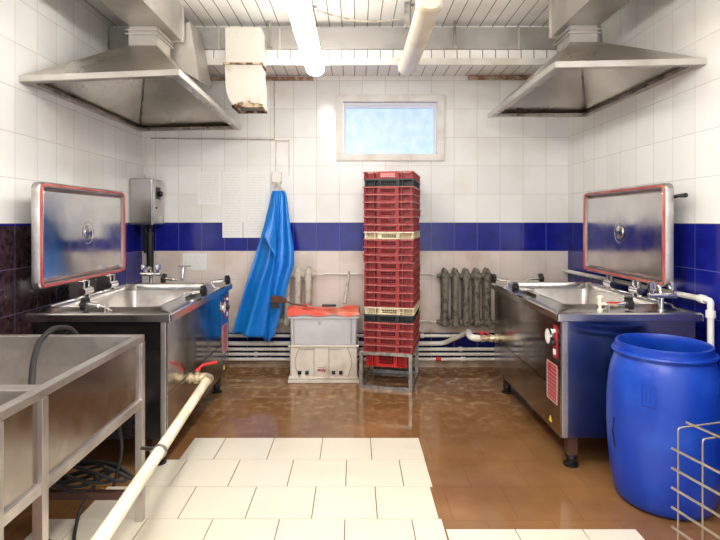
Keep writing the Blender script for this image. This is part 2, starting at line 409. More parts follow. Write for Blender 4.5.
    obj('gasket', MB().loft(tilt([L(.008, .323, .04), L(.009, .311, .04), L(.021, .311, .032), L(.023, .323, .03)]), close=True), 'gasket', lo, label='red rubber sealing strip', smooth=True)
    cy, cz = .04, 1.32
    bx = .327 + lid_dx + (cz-lz0)*.03
    obj('lid_boss', MB().lathe([(.088, 0), (.086, -.007), (.072, -.010), (.066, -.003), (.052, -.002), (.047, -.014), (.02, -.02), (0, -.021)], (bx, cy, cz), (1, 0, 0), 30), 'steel', lo, smooth=True)
    obj('lid_handle', MB().tube([(.375+lid_dx, ly0+.02, 1.545), (.385+lid_dx, ly0-.02, 1.55), (.385+lid_dx, ly0-.09, 1.55)], [.011, .011, .014], 12), 'black', lo, label='black rod handle')
    for hy in (.2, -.165):
        h = obj('hinge', MB().tube([(.335, hy-.055, .94), (.335, hy+.055, .94)], .026, 16), 'chrome', t, smooth=True)
        obj('hinge_arm', MB().box(.328, .352+lid_dx, hy-.04, hy-.02, .895, 1.01).box(.328, .352+lid_dx, hy+.02, hy+.04, .895, 1.01), 'steel', h, bevel=.003)
    # clamps
    for (cx, cy2, dx, dy) in clamps:
        z = .921
        n = Vector((dx, dy, .12)).normalized(); c = Vector((cx, cy2, z))
        cl = obj('clamp_bolt', MB().tube([c, c+n*.07], .013, 12).tube([c-n*.03, c], .007, 8), 'chrome', t, smooth=True)
        a, b, d = frame_from(n); kk = []
        for h, s_ in ((.062, .7), (.066, 1), (.092, 1), (.098, .6)):
            kk.append([c + n*h + (a*math.cos(q) + b*math.sin(q))*(.036*s_*(1+.13*math.cos(6*q))) for q in [2*PI*i/36 for i in range(36)]])
        obj('clamp_knob', MB().loft(kk, True, True), 'black', cl)
        p = Vector((-dy, dx, 0)); e = c - n*.045
        obj('clamp_bracket', MB().tube([e+p*.02-Vector((0, 0, .028)), e+p*.02+Vector((0, 0, .008)), e-p*.02+Vector((0, 0, .008)), e-p*.02-Vector((0, 0, .028))], .004, 8, smooth_corner=.01)
            .tube([c-n*.02, e-n*.03-Vector((0, 0, .02))], .005, 8), 'steel_matt', cl)
    # mixer tap on the wall-side corner
    mx, my = .23, -.63
    mt = obj('mixer_tap', MB().lathe([(.024, 0), (.022, .006), (.015, .01), (.015, .07)], (mx, my, .886), n=16).tube([(mx-.075, my, .968), (mx+.085, my, .968)], .016, 12)
             .tube([(mx, my, .968), (mx, my+.015, 1.02), (mx, my+.05, 1.03), (mx, my+.10, 1.0)], .010, 10, smooth_corner=.02), 'chrome', t, smooth=True)
    for q in (-.055, .065):
        obj('tap_handle', MB().lathe([(.012, 0), (.012, .02), (.024, .028), (.021, .065), (.008, .07), (0, .07)], (mx+q, my, .98), n=10), 'chrome', mt)
    for q in (-.3, .29):
        for r_ in (-.65, .62):
            lg = obj('leg', MB().box(q-.028, q+.028, r_-.028, r_+.028, .065, .185), 'foot_brown', t, bevel=.003)
            obj('rubber_foot', MB().lathe([(.0, 0), (.042, 0), (.042, .012), (.026, .02), (.026, .045), (.034, .05), (.03, .068), (0, .068)], (q, r_, 0), n=20), 'black', lg, smooth=True)
    for yy in (-.55, .49): obj('cross_member', MB().box(-.33, .33, yy, yy+.03, .14, .182), 'steel_stained', t)
    return t
RC = (1.54, 3.665, 0); LC = (-1.43, 3.645, 0)
right_pan = make_pan(RC, 0, 'steel tilting pan with open lid beside the blue barrel, gauge on its aisle side', [(-.335, .02, -1, 0), (-.335, .60, -1, 0), (-.08, .675, 1, 0), (-.05, -.66, 1, 0)], ('steel_mirror', 'steel_mirror'))
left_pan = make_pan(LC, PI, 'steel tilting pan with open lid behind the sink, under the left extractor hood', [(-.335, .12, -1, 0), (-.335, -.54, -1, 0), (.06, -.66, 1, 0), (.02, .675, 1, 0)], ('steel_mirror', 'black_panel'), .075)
# small fittings on the right pan's worktop
vx, vy = 1.40, 3.0
tv = thing('drain_tap', 'small cream upright tap on the right tilting pan worktop beside a red lever', 'tap', (vx, vy, .886))
obj('tap_body', MB().lathe([(.0, 0), (.014, 0), (.014, .01), (.008, .014), (.008, .03), (.013, .034), (.013, .044), (.008, .048), (.009, .07), (.014, .074), (.014, .086), (.006, .09), (0, .09)], n=14).tube([(0, 0, .04), (.04, 0, .04)], .008, 10), 'cream_pipe', tv, smooth=True)
obj('tap_lever', MB().box(.035, .11, -.008, .008, .044, .052), 'red', tv, label='red lever', bevel=.002)
obj('tap_outlet', MB().tube([(.04, 0, .04), (.10, 0, .03)], .009, 10), 'brass', tv)

# ------------------------------------------------------------------ extractor hoods and their ducts
def hood(label, rim, top, zt, collar, ct):
    """rim: 4 pts (x,y,z) ccw, top: x0,x1,y0,y1"""
    cx = sum(p[0] for p in rim)/4; cy = sum(p[1] for p in rim)/4
    t = thing('extractor_hood', label, 'extractor hood', (cx, cy, rim[0][2]))
    R = [Vector(p) for p in rim]; x0, x1, y0, y1 = top
    Tq = [Vector(p) for p in ((x0, y0, zt), (x1, y0, zt), (x1, y1, zt), (x0, y1, zt))]
    c = Vector((cx, cy, 0))
    def inset(ps, d): return [Vector((p.x + math.copysign(d, cx-p.x), p.y + math.copysign(d, cy-p.y), p.z)) for p in ps]
    up = Vector((0, 0, .035))
    tc = Vector(((x0+x1)/2, (y0+y1)/2, 0))
    Ti = [Vector((p.x + math.copysign(.008, tc.x-p.x), p.y + math.copysign(.008, tc.y-p.y), p.z-.006)) for p in Tq]
    cn = obj('canopy', MB().loft([R, [p+up for p in R], Tq, Ti, [p+up*.9 for p in inset(R, .012)], inset(R, .012)], close=True), 'steel_hood', t, world=True)
    g = MB(); gi = inset(R, .012); gj = inset(R, .05)
    g.loft([gi, gj, [p+Vector((0, 0, .022)) for p in gj], [p+Vector((0, 0, .008)) for p in gi]], close=True)
    obj('grease_gutter', g, 'steel_stained', cn, world=True)
    for ra, ta in zip(inset(R, .016), Ti):
        obj('seam', MB().tube([ra+up*.7, ta-Vector((0, 0, .004))], .006, 6), 'steel_stained', cn, world=True)
    lip = MB(); o_ = [Vector((p.x-math.copysign(.006, cx-p.x), p.y-math.copysign(.006, cy-p.y), p.z)) for p in R]
    lip.loft([o_, [p+up for p in o_], [p+up for p in R], R], close=True)
    obj('rim', lip, 'steel_duct', cn, world=True)
    a0, a1, b0, b1 = collar
    co = MB().loft([[(a0, b0, zt-.004), (a1, b0, zt-.004), (a1, b1, zt-.004), (a0, b1, zt-.004)], [(a0, b0, ct), (a1, b0, ct), (a1, b1, ct), (a0, b1, ct)]], True, True)
    cc = obj('collar', co, 'steel_duct', t, world=True)
    e = .018
    for z in (ct-.035, ct-.062):
        obj('flange', MB().box(a0-e, a1+e, b0-e, b1+e, z, z+.01), 'steel_duct', cc, world=True)
    return t
hood('steel extractor hood above the left tilting pan, beside the rusty white duct', [(-2.03, 3.19, 2.247), (-1.03, 3.06, 2.25), (-1.06, 4.86, 2.245), (-2.03, 4.95, 2.245)],
     (-1.60, -1.395, 3.69, 4.0), 2.635, (-1.595, -1.40, 3.70, 3.98), 2.772)
hood('steel extractor hood above the right tilting pan and blue barrel', [(1.185, 3.10, 2.305), (2.03, 3.05, 2.31), (2.03, 4.62, 2.315), (1.18, 4.64, 2.315)],
     (1.505, 1.705, 3.66, 3.95), 2.65, (1.51, 1.70, 3.68, 3.92), 2.772)
def duct(label, x0, x1, y1):
    t = thing('ventilation_duct', label, 'air duct', ((x0+x1)/2, y1, 2.774))
    obj('duct_body', MB().box(x0, x1, YF+.1, y1, 2.774, 3.046), 'steel_duct', t, world=True, bevel=.003)
    for y in (y1-.02, y1-1.0, y1-2.0):
        obj('flange', MB().box(x0-.012, x1+.012, y, y+.018, 2.766, 3.044), 'steel_duct', t, world=True)
    return t
dl = duct('long steel ceiling duct running above the left extractor hood', -1.594, -1.32, 4.03)
el = MB().hexa([(-1.50, 4.05, 2.66), (-1.20, 4.05, 2.48), (-1.17, 4.30, 2.48), (-1.50, 4.30, 2.66)], [(-1.55, 4.05, 2.80), (-1.275, 4.05, 2.94), (-1.26, 4.30, 2.94), (-1.52, 4.30, 2.80)])
obj('duct_elbow', el, 'steel_duct', dl, world=True)
duct('long steel ceiling duct running above the right extractor hood', 1.46, 1.72, 3.93)
cd = thing('ventilation_duct', 'flat grey duct crossing under the ceiling from wall to wall', 'air duct', (.3, 4.38, 2.82))
obj('duct_body', MB().box(-2.03, 2.03, 4.33, 4.436, 2.82, 3.0), simple('grey_duct_metal', (176, 173, 168), .45, .4, c2=(156, 152, 146), ns=3), cd, world=True, bevel=.004)
for x in (-.70, .82): obj('bracket', MB().box(x-.008, x+.008, 4.31, 4.33, 2.82, 3.045).box(x-.02, x+.02, 4.30, 4.33, 2.815, 2.83), 'steel_stained', cd, world=True)
for x in (-1.12, -.62, 1.35): obj('flange', MB().box(x-.006, x+.006, 4.32, 4.33, 2.815, 3.005), 'steel_duct', cd, world=True)
wd = thing('air_outlet', 'white painted box duct with a rusty bottom hanging beside the left hood', 'air duct', (-.87, 4.2, 2.28))
obj('upper_section', MB().box(-1.015, -.735, 4.10, 4.328, 2.63, 2.915), 'white_duct', wd, world=True, bevel=.004)
ls = [[(-1.015, 4.10, 2.622), (-.735, 4.10, 2.622), (-.735, 4.328, 2.622), (-1.015, 4.328, 2.622)]]
for z, a in ((2.55, 0), (2.45, .006), (2.37, .022), (2.32, .05), (2.295, .08)):
    ls.append([(-1.015+a, 4.10, z), (-.735+a*.1, 4.10, z), (-.735+a*.3, 4.328, z), (-1.015+a, 4.328, z)])
i1 = [(x*1.0+(.012 if x < -.85 else -.012), y+(.012 if y < 4.2 else -.012), z) for x, y, z in ls[-1]]
i0 = [(x, y, 2.5) for x, y, z in i1]
obj('lower_section', MB().loft(ls+[i1, i0], cap1=True), 'white_duct', wd, world=True)
obj('flange', MB().box(-1.03, -.72, 4.085, 4.328, 2.620, 2.634), 'rust', wd, world=True, label='rusty joint flange')
rm = MB(); x0, x1, y0, y1 = -.94, -.722, 4.09, 4.326
for a in range(9):
    xx = x0 + (x1-x0)*a/9; rm.box(xx, xx+.026, y0-.003, y0+.012, 2.287, 2.31+.025*random.random())
rm.box(x0-.02, x1, y0, y0+.02, 2.285, 2.305).box(x0-.02, x1, y1-.02, y1, 2.285, 2.305).box(x1-.02, x1, y0, y1, 2.285, 2.305).box(x0-.02, x0, y0, y1, 2.285, 2.305)
obj('rusty_rim', rm, 'rust', wd, world=True, label='rusted lower rim')

# ------------------------------------------------------------------ ceiling lamps
def lamp(label, x, y0, y1, lit, slope=0):
    t = thing('ceiling_light', label, 'ceiling light', (x, (y0+y1)/2, 2.58))
    obj('base_channel', MB().box(x-.035, x+.035, y0+.02, y1-.02, 2.655, 2.69), 'white_paint', t, world=True, bevel=.004)
    loops = []
    for f, s_ in ((0, .75), (.012, .95), (.03, 1), (.5, 1), (.97, 1), (.988, .95), (1, .75)):
        y = y0 + (y1-y0)*f; r = .072*s_
        loops.append([(x + r*math.cos(q), y, 2.62 + r*.62*math.sin(q)) for q in [2*PI*k/20 for k in range(20)]])
    obj('diffuser', MB().loft(loops, True, True), {0: 'tube_off', 1: 'tube_lit', 2: 'tube_weak'}[int(lit)], t, world=True, smooth=True, label='glowing white diffuser' if lit else 'yellowed unlit diffuser')
    for y in (y0+.05, y1-.05):
        obj('end_cap', MB().box(x-.075, x+.075, y-.012, y+.012, 2.60, 2.675), 'white_paint', t, world=True, bevel=.006)
    for y in (y0+.25, y1-.25):
        obj('hanger', MB().tube([(x, y, 2.69), (x, y, HC-.001)], .005, 8).box(x-.03, x+.03, y-.02, y+.02, HC-.008, HC-.001), 'zinc', t, world=True)
lamp('lit white tube lamp hanging left of the unlit one', -.32, 2.75, 4.28, 2)
lamp('unlit yellowish tube lamp hanging above the window', .42, 2.93, 4.25, False)
lamp('added unseen lit tube lamp overhead, left row, nearer the window', -.32, .9, 2.2, True)  # this and the next three: unseen lamps added to light the room
lamp('added unseen lit tube lamp overhead, right row, nearer the window', .42, .9, 2.2, True)
lamp('added unseen lit tube lamp overhead, left row, far from the window', -.32, -1.0, .3, True)
lamp('added unseen lit tube lamp overhead, right row, far from the window', .42, -1.0, .3, True)
tag(obj('lamp_cable', MB().tube([(-.30, 4.1, HC-.006), (-.12, 4.1, 2.99), (.05, 4.12, 2.965), (.25, 4.12, 2.97), (.42, 4.1, 2.99), (.44, 4.1, HC-.006)], .007, 8, smooth_corner=.08), 'stick', smooth=True), 'sagging cable strung between the two ceiling lamps', 'cable')
cb_ = thing('ceiling_bracket', 'small steel bracket hanging from ceiling beside the unlit lamp', 'bracket', (.40, 3.95, 3.049))
obj('bracket_strap', MB().box(.37, .41, 3.94, 3.955, 2.86, 3.045), 'zinc', cb_, world=True)
obj('bracket_hook', MB().box(.36, .43, 3.93, 3.965, 2.85, 2.862), 'zinc', cb_, world=True)

# ------------------------------------------------------------------ crates
def crate_mb(h=.0600, W=.42, D=.60, deep=False):
    m = MB(); x0, x1, y0, y1 = -W/2, W/2, -D/2, D/2; t = .006
    m.box(x0+.014, x1-.014, y0+.014, y1-.014, 0, .005)
    rz = h-.009
    # rim all round
    f0 = len(m.f); m.box(x0, x1, y0, y0+.014, rz, h).box(x0, x1, y1-.014, y1, rz, h).box(x0, x0+.014, y0+.014, y1-.014, rz, h).box(x1-.014, x1, y0+.014, y1-.014, rz, h); m.rim = (f0, len(m.f))
    # recessed walls behind ribs
    for sy, ya in ((-1, y0), (1, y1)):
        def q(a, b, d0, d1, z0, z1):
            ys = sorted((ya - sy*d0, ya - sy*d1)); m.box(a, b, ys[0], ys[1], z0, z1)
        q(x0+.012, -.085, .052, .056, 0, rz); q(.085, x1-.012, .052, .056, 0, rz)       # recessed side panels
        for xx in (x0+.012, -.12, -.09, .084, .114, x1-.018): q(xx, xx+.007, .006, .054, 0, rz)
        q(x0+.012, x1-.012, .004, .018, 0, .006)
        q(-.084, -.06, .006, .012, 0, rz); q(.06, .084, .006, .012, 0, rz); q(-.06, .06, .006, .012, 0, .012*h/.06); q(-.06, .06, .006, .012, rz-.010*h/.06, rz)
        n = 7
        for k in range(1, n): xx = -.06 + .12*k/n; q(xx-.0022, xx+.0022, .007, .011, .006, rz)
        rows = 2 if h < .1 else 5
        for k in range(1, rows): zz = rz*k/rows; q(-.06, .06, .007, .011, zz-.002, zz+.002)
    for sx, xa in ((-1, x0), (1, x1)):
        def p(a, b, d0, d1, z0, z1):
            xs = sorted((xa - sx*d0, xa - sx*d1)); m.box(xs[0], xs[1], a, b, z0, z1)
        p(y0+.034, y1-.034, .024, .028, 0, rz); p(y0+.014, y1-.014, .004, .018, 0, .005)
        for k in range(9): yy = y0+.02 + (D-.046)*k/8; p(yy, yy+.006, .004, .028, 0, rz)
    return m
crate_me = {}
def crate(col, z, label, dx=0, rz=-.17, name='bread_crate', h=.0600, W=.42, D=.60, loc=(.337, 4.625)):
    key = (col, h, W)
    if key not in crate_me:
        mbx = crate_mb(h, W, D); o = obj(name, mbx, col, None); o.location = (0, 0, 0); me = o.data
        me.materials.append(M[col+'_rim'])
        for p_ in me.polygons[mbx.rim[0]:mbx.rim[1]]: p_.material_index = 1
        me.transform(Matrix.Translation((0, 0, -min(v.co.z for v in me.vertices)))) ; crate_me[key] = o
    else:
        o = crate_me[key].copy(); COL.objects.link(o)
    o.location = (loc[0]+dx, loc[1], z); o.rotation_euler = (0, 0, rz)
    return tag(o, label, 'crate', 'nested crates in the tall stack')
seq = ['crate_red', 'crate_black'] + ['crate_red']*6 + ['crate_beige'] + ['crate_red']*9 + ['crate_beige', 'crate_black'] + ['crate_red']*4
ordn = ['topmost', 'second', 'third', 'fourth', 'fifth', 'sixth', 'seventh', 'eighth', 'ninth', 'tenth', 'eleventh', 'twelfth', 'thirteenth', 'fourteenth', 'fifteenth', 'sixteenth', 'seventeenth', 'eighteenth', 'nineteenth', 'twentieth', 'twenty-first', 'twenty-second', 'twenty-third', 'twenty-fourth']
FZ = .313; P = .0625
lab = {0: 'dark red shallow crate topmost on the tall stack', 1: 'black shallow crate second from top, just under the topmost red one',
       8: 'beige shallow crate in upper half of the tall stack, level with the blue tile band', 18: 'beige shallow crate low in the stack, resting on a black one',
       19: 'black shallow crate low in the stack, just under a beige one'}
for i, c in enumerate(seq):
    z = FZ + P*(len(seq)-1-i)
    if i in lab: lb = lab[i]
    elif i < 8: lb = 'dark red crate, %s from top of the tall stack, above the upper beige crate' % ordn[i]
    elif i < 18: lb = 'dark red crate, %s below the upper beige crate in the tall stack' % ['', 'first', 'second', 'third', 'fourth', 'fifth', 'sixth', 'seventh', 'eighth', 'ninth'][i-8]
    else: lb = 'dark red crate, %s below the low black crate in the tall stack' % ['', 'first', 'second', 'third', 'fourth'][i-19]
    crate(c, z, lb, dx=random.uniform(-.003, .003) + (.004 if i in (8, 18) else 0), rz=-.22+random.uniform(-.012, .012))
obj('label_plate', MB().box(-.062, .062, -.300, -.294, .018, .046), simple('pale_red_label', (222, 130, 126), .5), crate_me[('crate_red', .06, .42)], label='pale pink label plate')
# stand
st = thing('crate_stand', 'square steel tube stand on the wet floor under the crate stack', 'stand', (.308, 4.60, 0), -.22)
W2, D2 = .222, .255; tt = .029
for z0, fn in ((.0, 'base_frame'), (.282, 'top_frame')):
    fr = MB()
    for sy in (-1, 1): fr.box(-W2, W2, *sorted((sy*D2, sy*(D2-tt))), z0, z0+tt)
    for sx in (-1, 1): fr.box(*sorted((sx*W2, sx*(W2-tt))), -D2+tt, D2-tt, z0, z0+tt)
    obj(fn, fr, 'zinc', st)
for sx in (-1, 1):
    for sy in (-1, 1): obj('leg', MB().box(*sorted((sx*W2, sx*(W2-tt))), *sorted((sy*D2, sy*(D2-tt))), tt, .282), 'zinc', st)
o = obj('bread_crate', crate_mb(.125, .36, .44), 'crate_bright'); o.location = (.308, 4.60, .180); o.rotation_euler = (0, 0, -.22)
o.data.transform(Matrix.Translation((0, 0, 0)))
tag(o, 'bright red deep crate hanging inside the steel stand under the stack', 'crate')

# ------------------------------------------------------------------ grey boxes
def storage_box(name, label, mat, x0, x1, y0, y1, z0, z1, lower):
    t = thing(name, label, 'storage box', ((x0+x1)/2, (y0+y1)/2, z0))
    a = .012 if lower else .016
    sh = MB().loft([rrz(x0+a, x1-a, y0+a, y1-a, .02, z0), rrz(x0+a*.6, x1-a*.6, y0+a*.6, y1-a*.6, .02, z1), rrz(x0+a*.6+.008, x1-a*.6-.008, y0+a*.6+.008, y1-a*.6-.008, .015, z1), rrz(x0+a+.008, x1-a-.008, y0+a+.008, y1-a-.008, .015, z0+.01)], True, True)
    b = obj('box_body', sh, mat, t, world=True, smooth=True)
    return t, b
t1, b1 = storage_box('storage_box', 'dirty white plastic box standing on the wet floor with upside-down red logo', 'box_white', -.575, .03, 4.54, 4.82, 0, .325, True)
obj('foot_rim', MB().box(-.58, .035, 4.53, 4.825, 0.001, .03).box(-.575, .03, 4.535, 4.82, .034, .05), 'box_white', t1, world=True, bevel=.004)
obj('top_rim', MB().box(-.578, .033, 4.535, 4.823, .308, .325), 'box_white', t1, world=True, bevel=.004)
for x in (-.478, -.415, -.185, -.122): obj('drain_hole', MB().box(x-.015, x+.015, 4.532, 4.547, .075, .103), 'black', t1, world=True)
ln = MB()
for x in (-.355, -.225): ln.box(x-.002, x+.002, 4.5405, 4.547, .05, .305)
for s_ in (-1, 1):
    ln.tube([(-.273+s_*(.205+.04*math.sin(PI*k/10)), 4.543, .05+.255*k/10) for k in range(11)], .0025, 6)
ln.tube([(-.47, 4.543, .285), (-.40, 4.543, .29), (-.355, 4.543, .29)], .002, 6).tube([(-.225, 4.543, .29), (-.12, 4.543, .285)], .002, 6)
obj('moulded_lines', ln, 'box_line', t1, world=True)
lg_ = text_part('logo', 'Alma', .036, (0, 0, 0), (PI/2, PI, 0), 'label_red', t1, .35)
lg_.location = (-.285+.2725, 4.540-4.68, .108); lg_['label'] = 'red upside-down logo'
obj('logo_line', MB().box(-.325, -.255, 4.5395, 4.5425, .132, .135), 'box_line', t1, world=True)
t2, b2 = storage_box('storage_box', 'light grey plastic box stacked on the dirty white one, marked 21', 'box_grey', -.575, .03, 4.54, 4.82, .326, .60, False)
obj('top_rim', MB().box(-.578, .033, 4.535, 4.823, .555, .575).box(-.575, .03, 4.54, 4.82, .58, .60), 'box_grey', t2, world=True, bevel=.003)
obj('rib', MB().box(-.037, -.031, 4.541, 4.56, .34, .556).box(-.53, -.526, 4.541, 4.56, .34, .556), 'box_line', t2, world=True)
tx = text_part('number', '21', .034, (0, 0, 0), (PI/2, 0, 0), 'box_line', t2, .2); tx.location = (-.305+.2725, 4.5475-4.68, .512-.326); tx['label'] = 'hand-written number 21'
# crumpled orange cover
cv = MB(); nx, ny = 26, 10; rows = []
def cvz(u, v): return .617 + .018*math.sin(5.5*u+1) + .012*math.sin(17*u+6*v) + .01*math.sin(11*v+4*u) + .004*random.random()
gt = [[(-.585+.62*u/nx + .006*math.sin(v*2), 4.53+.295*v/ny, cvz(u/nx, v/ny)) for u in range(nx+1)] for v in range(ny+1)]
top_pts = [p for r_ in gt for p in r_]
def gridf(nx, ny, o=0): return [(o+j*(nx+1)+i, o+j*(nx+1)+i+1, o+(j+1)*(nx+1)+i+1, o+(j+1)*(nx+1)+i) for j in range(ny) for i in range(nx)]
cv.add(top_pts, gridf(nx, ny))
bot = [(x, y, .601) for x, y, z in top_pts]
cv.add(bot, [f[::-1] for f in gridf(nx, ny)])
# front and side skirts
def skirt(ps, n=0):
    a = [p for p in ps]; b = [(p[0]+(n*.004), p[1]-.006*(n == 0), .585+.008*math.sin(p[0]*25)) for p in ps]; k = len(ps)
    cv.add(a+b, [(i, i+1, k+i+1, k+i) for i in range(k-1)])
skirt(gt[0]); skirt([r_[0] for r_ in gt], -1); skirt([r_[-1] for r_ in gt], 1); skirt(gt[-1])
tag(obj('plastic_cover', cv, 'orange', smooth=True), 'crumpled orange-red plastic cover lying over the grey box', 'cover')
kn = thing('knife', 'knife with black handle lying flat on the orange cover', 'knife', (-.29, 4.62, .652))
obj('blade', MB().hexa([(-.50, 4.600, .6500), (-.29, 4.600, .6500), (-.29, 4.625, .6500), (-.46, 4.625, .6500)], [(-.50, 4.600, .6515), (-.29, 4.600, .6525), (-.29, 4.625, .6515), (-.46, 4.625, .6515)]), 'steel', kn, world=True)
obj('handle', MB().box(-.29, -.165, 4.597, 4.628, .648, .668), 'black', kn, world=True, bevel=.005)
tag(obj('pale_stick', MB().tube([(-.095, 4.80, .645), (-.075, 4.86, .78), (-.055, 4.925, .925)], [.017, .016, .013], 8), 'stick'), 'pale wooden stick leaning on the wall from the orange cover', 'stick')
br_ = thing('hand_brush', 'brown wooden brush lying on the orange cover beside the blue apron', 'brush', (-.62, 4.60, .66))
obj('brush_head', MB().loft([[(-.735+.0, 4.56, .70), (-.735, 4.62, .70), (-.735, 4.62, .745), (-.735, 4.56, .745)], [(-.66, 4.555, .685), (-.66, 4.63, .685), (-.66, 4.63, .745), (-.66, 4.555, .745)],
     [(-.60, 4.58, .685), (-.60, 4.61, .685), (-.60, 4.61, .71), (-.60, 4.58, .71)]], True, True), 'wood', br_, world=True, bevel=.004)
obj('bristles', MB().box(-.735, -.665, 4.562, 4.618, .64, .70), 'rubber', br_, world=True)
obj('brush_handle', MB().tube([(-.61, 4.595, .70), (-.55, 4.595, .675), (-.42, 4.60, .655)], .008, 8), 'wood', br_, world=True)

# ------------------------------------------------------------------ radiators
def radiator(label, x0, n, mat, z0=.40, z1=.96, yc=4.92):
    pitch = .098
    t = thing('radiator', label, 'radiator', (x0+n*pitch/2, yc, z0))
    for k in range(n):
        x = x0 + pitch*(k+.5)
        m = MB()
        for yy in (yc-.045, yc+.045):
            m.loft([[(x+.032*s*math.cos(q), yy+.024*s*math.sin(q), z) for q in [2*PI*j/12 for j in range(12)]] for z, s in ((z0+.02, .6), (z0+.05, 1.0), (z0+.2, .92), (z1-.2, .92), (z1-.06, 1.05), (z1-.02, .7), (z1, .25))], True, True)
        m.box(x-.006, x+.006, yc-.045, yc+.045, z0+.05, z1-.05)
        for zz in (z0+.055, z1-.075): m.tube([(x-pitch/2, yc, zz), (x-.03, yc, zz), (x+.03, yc, zz), (x+pitch/2, yc, zz)], [.026, .036, .036, .026], 12)
        for zz in (z0+.055, z1-.075): m.lathe([(.03, -.068), (.036, -.05), (.036, .05)], (x, yc, zz), (0, 1, 0), 12, cap0=True)
        obj('section', m, mat, t, world=True, smooth=True)
    for zz in (z0+.055, z1-.075):
        obj('end_plug', MB().tube([(x0-.028, yc, zz), (x0+.005, yc, zz)], .022, 6), mat, t, world=True)
        obj('end_plug', MB().tube([(x0+n*pitch-.005, yc, zz), (x0+n*pitch+.028, yc, zz)], .022, 6), mat, t, world=True)
    obj('wall_bracket', MB().box(x0+pitch-.01, x0+pitch+.01, yc, YB, z1-.12, z1-.10).box(x0+pitch*(n-1)-.01, x0+pitch*(n-1)+.01, yc, YB, z1-.12, z1-.10), 'zinc', t, world=True)
    return t
radiator('dark flaking cast-iron radiator on back wall right of the crate stack', .79, 5, 'radiator')
radiator('pale grey cast-iron radiator half hidden behind the blue apron', -.875, 5, 'radiator_pale', .41, .97)
def wpipe(label, pts, r, mat='white_pipe', name='water_pipe', corner=.03, group=None, clips=()):
    t = thing(name, label, 'pipe', pts[0], 0, group)
    p = obj('pipe_run', MB().tube(pts, r, 12, smooth_corner=corner), mat, t, world=True, smooth=True)
    for c in clips: obj('coupling', MB().tube([Vector(c[0]), Vector(c[1])], r*1.45, 12), c[2] if len(c) > 2 else mat, t, world=True)
    return t
wpipe('thin white pipe on back wall joining the tops of the two radiators', [(-.355, 4.92, .895), (-.32, 4.93, .895), (-.28, 5.005, .895), (.70, 5.005, .895), (.74, 4.93, .893), (.765, 4.92, .89)], .009)
wpipe('thin white pipe on back wall leading to bottom of the dark radiator', [(.15, 5.005, .43), (.70, 5.005, .45), (.74, 4.93, .452), (.765, 4.92, .455)], .010)
yp = 4.955
xa, xb = -1.98, 1.98
wpipe('white water pipe along back wall, topmost of the five low ones', [(xa, yp, .318), (.98, yp, .318)], .016, clips=(((.62, yp, .318), (.65, yp, .318)), ((-.83, yp, .318), (-.80, yp, .318))))
wpipe('thick white pipe along back wall, second from top of the low ones', [(xa, yp-.01, .247), (.83, yp-.01, .247), (.97, 4.78, .36), (1.0, 4.62, .425)], .021, corner=.05)
wpipe('white water pipe along back wall, middle one of the five low ones', [(xa, yp, .190), (xb, yp, .190)], .016, clips=(((.98, yp, .19), (1.01, yp, .19)),))
wpipe('white water pipe along back wall, second from bottom of the low ones', [(xa, yp, .143), (xb, yp, .143)], .015, clips=(((-.95, yp, .143), (-.92, yp, .143)),))
wpipe('white water pipe with a red band along back wall, lowest of the five', [(xa, yp, .096), (xb, yp, .096)], .015, clips=(((.76, yp, .096), (.81, yp, .096), 'red'), ((1.0, yp, .096), (1.04, yp, .096))))
for x in (-.90, .66, 1.0):
    pass
wpipe('white pipe along the right wall turning down beside the blue barrel', [(1.985, 5.0, .93), (1.985, 2.97, .955), (1.985, 2.93, .955), (1.985, 2.93, .25), (1.985, 2.93, 0)], .017, corner=.05,
      clips=(((1.985, 3.02, .9545), (1.985, 2.98, .955)), ((1.985, 2.93, .86), (1.985, 2.93, .90))))

# drain of the left pan
LZ = .40
dp = thing('drain_pipe', 'long cream waste pipe running from the left tilting pan past the sink legs', 'pipe', (-.93, 3.32, LZ))
obj('pipe_run', MB().tube([(-.93, 3.30, LZ), (-.80, 1.62, LZ-.006), (-.76, 1.1, LZ-.008)], .026, 20), 'cream_pipe', dp, world=True, smooth=True)
obj('elbow', MB().tube([(-.98, 3.34, LZ), (-.945, 3.345, LZ), (-.93, 3.33, LZ), (-.932, 3.27, LZ)], .033, 16), 'brass', dp, world=True, smooth=True)
obj('valve_body', MB().tube([(-1.055, 3.34, LZ), (-1.04, 3.34, LZ)], .034, 8).tube([(-1.055, 3.34, LZ), (-.97, 3.34, LZ)], .024, 14).tube([(-1.02, 3.34, LZ), (-.99, 3.34, LZ)], .036, 8).tube([(-1.0, 3.34, LZ), (-1.0, 3.34, LZ+.05)], .011, 10), 'brass', dp, world=True, smooth=True)
obj('lever', MB().hexa([(-1.015, 3.325, LZ+.05), (-.985, 3.325, LZ+.05), (-.985, 3.355, LZ+.05), (-1.015, 3.355, LZ+.05)], [(-1.01, 3.33, LZ+.06), (-.985, 3.33, LZ+.06), (-.985, 3.35, LZ+.06), (-1.01, 3.35, LZ+.06)])
    .tube([(-1.0, 3.34, LZ+.055), (-.975, 3.36, LZ+.078), (-.90, 3.42, LZ+.082)], [.009, .009, .010], 8), 'red', dp, world=True, label='red lever handle')
obj('clamp_ring', MB().tube([(-.8515, 2.293, LZ-.0035), (-.850, 2.273, LZ-.0035)], .031, 20), 'zinc', dp, world=True)
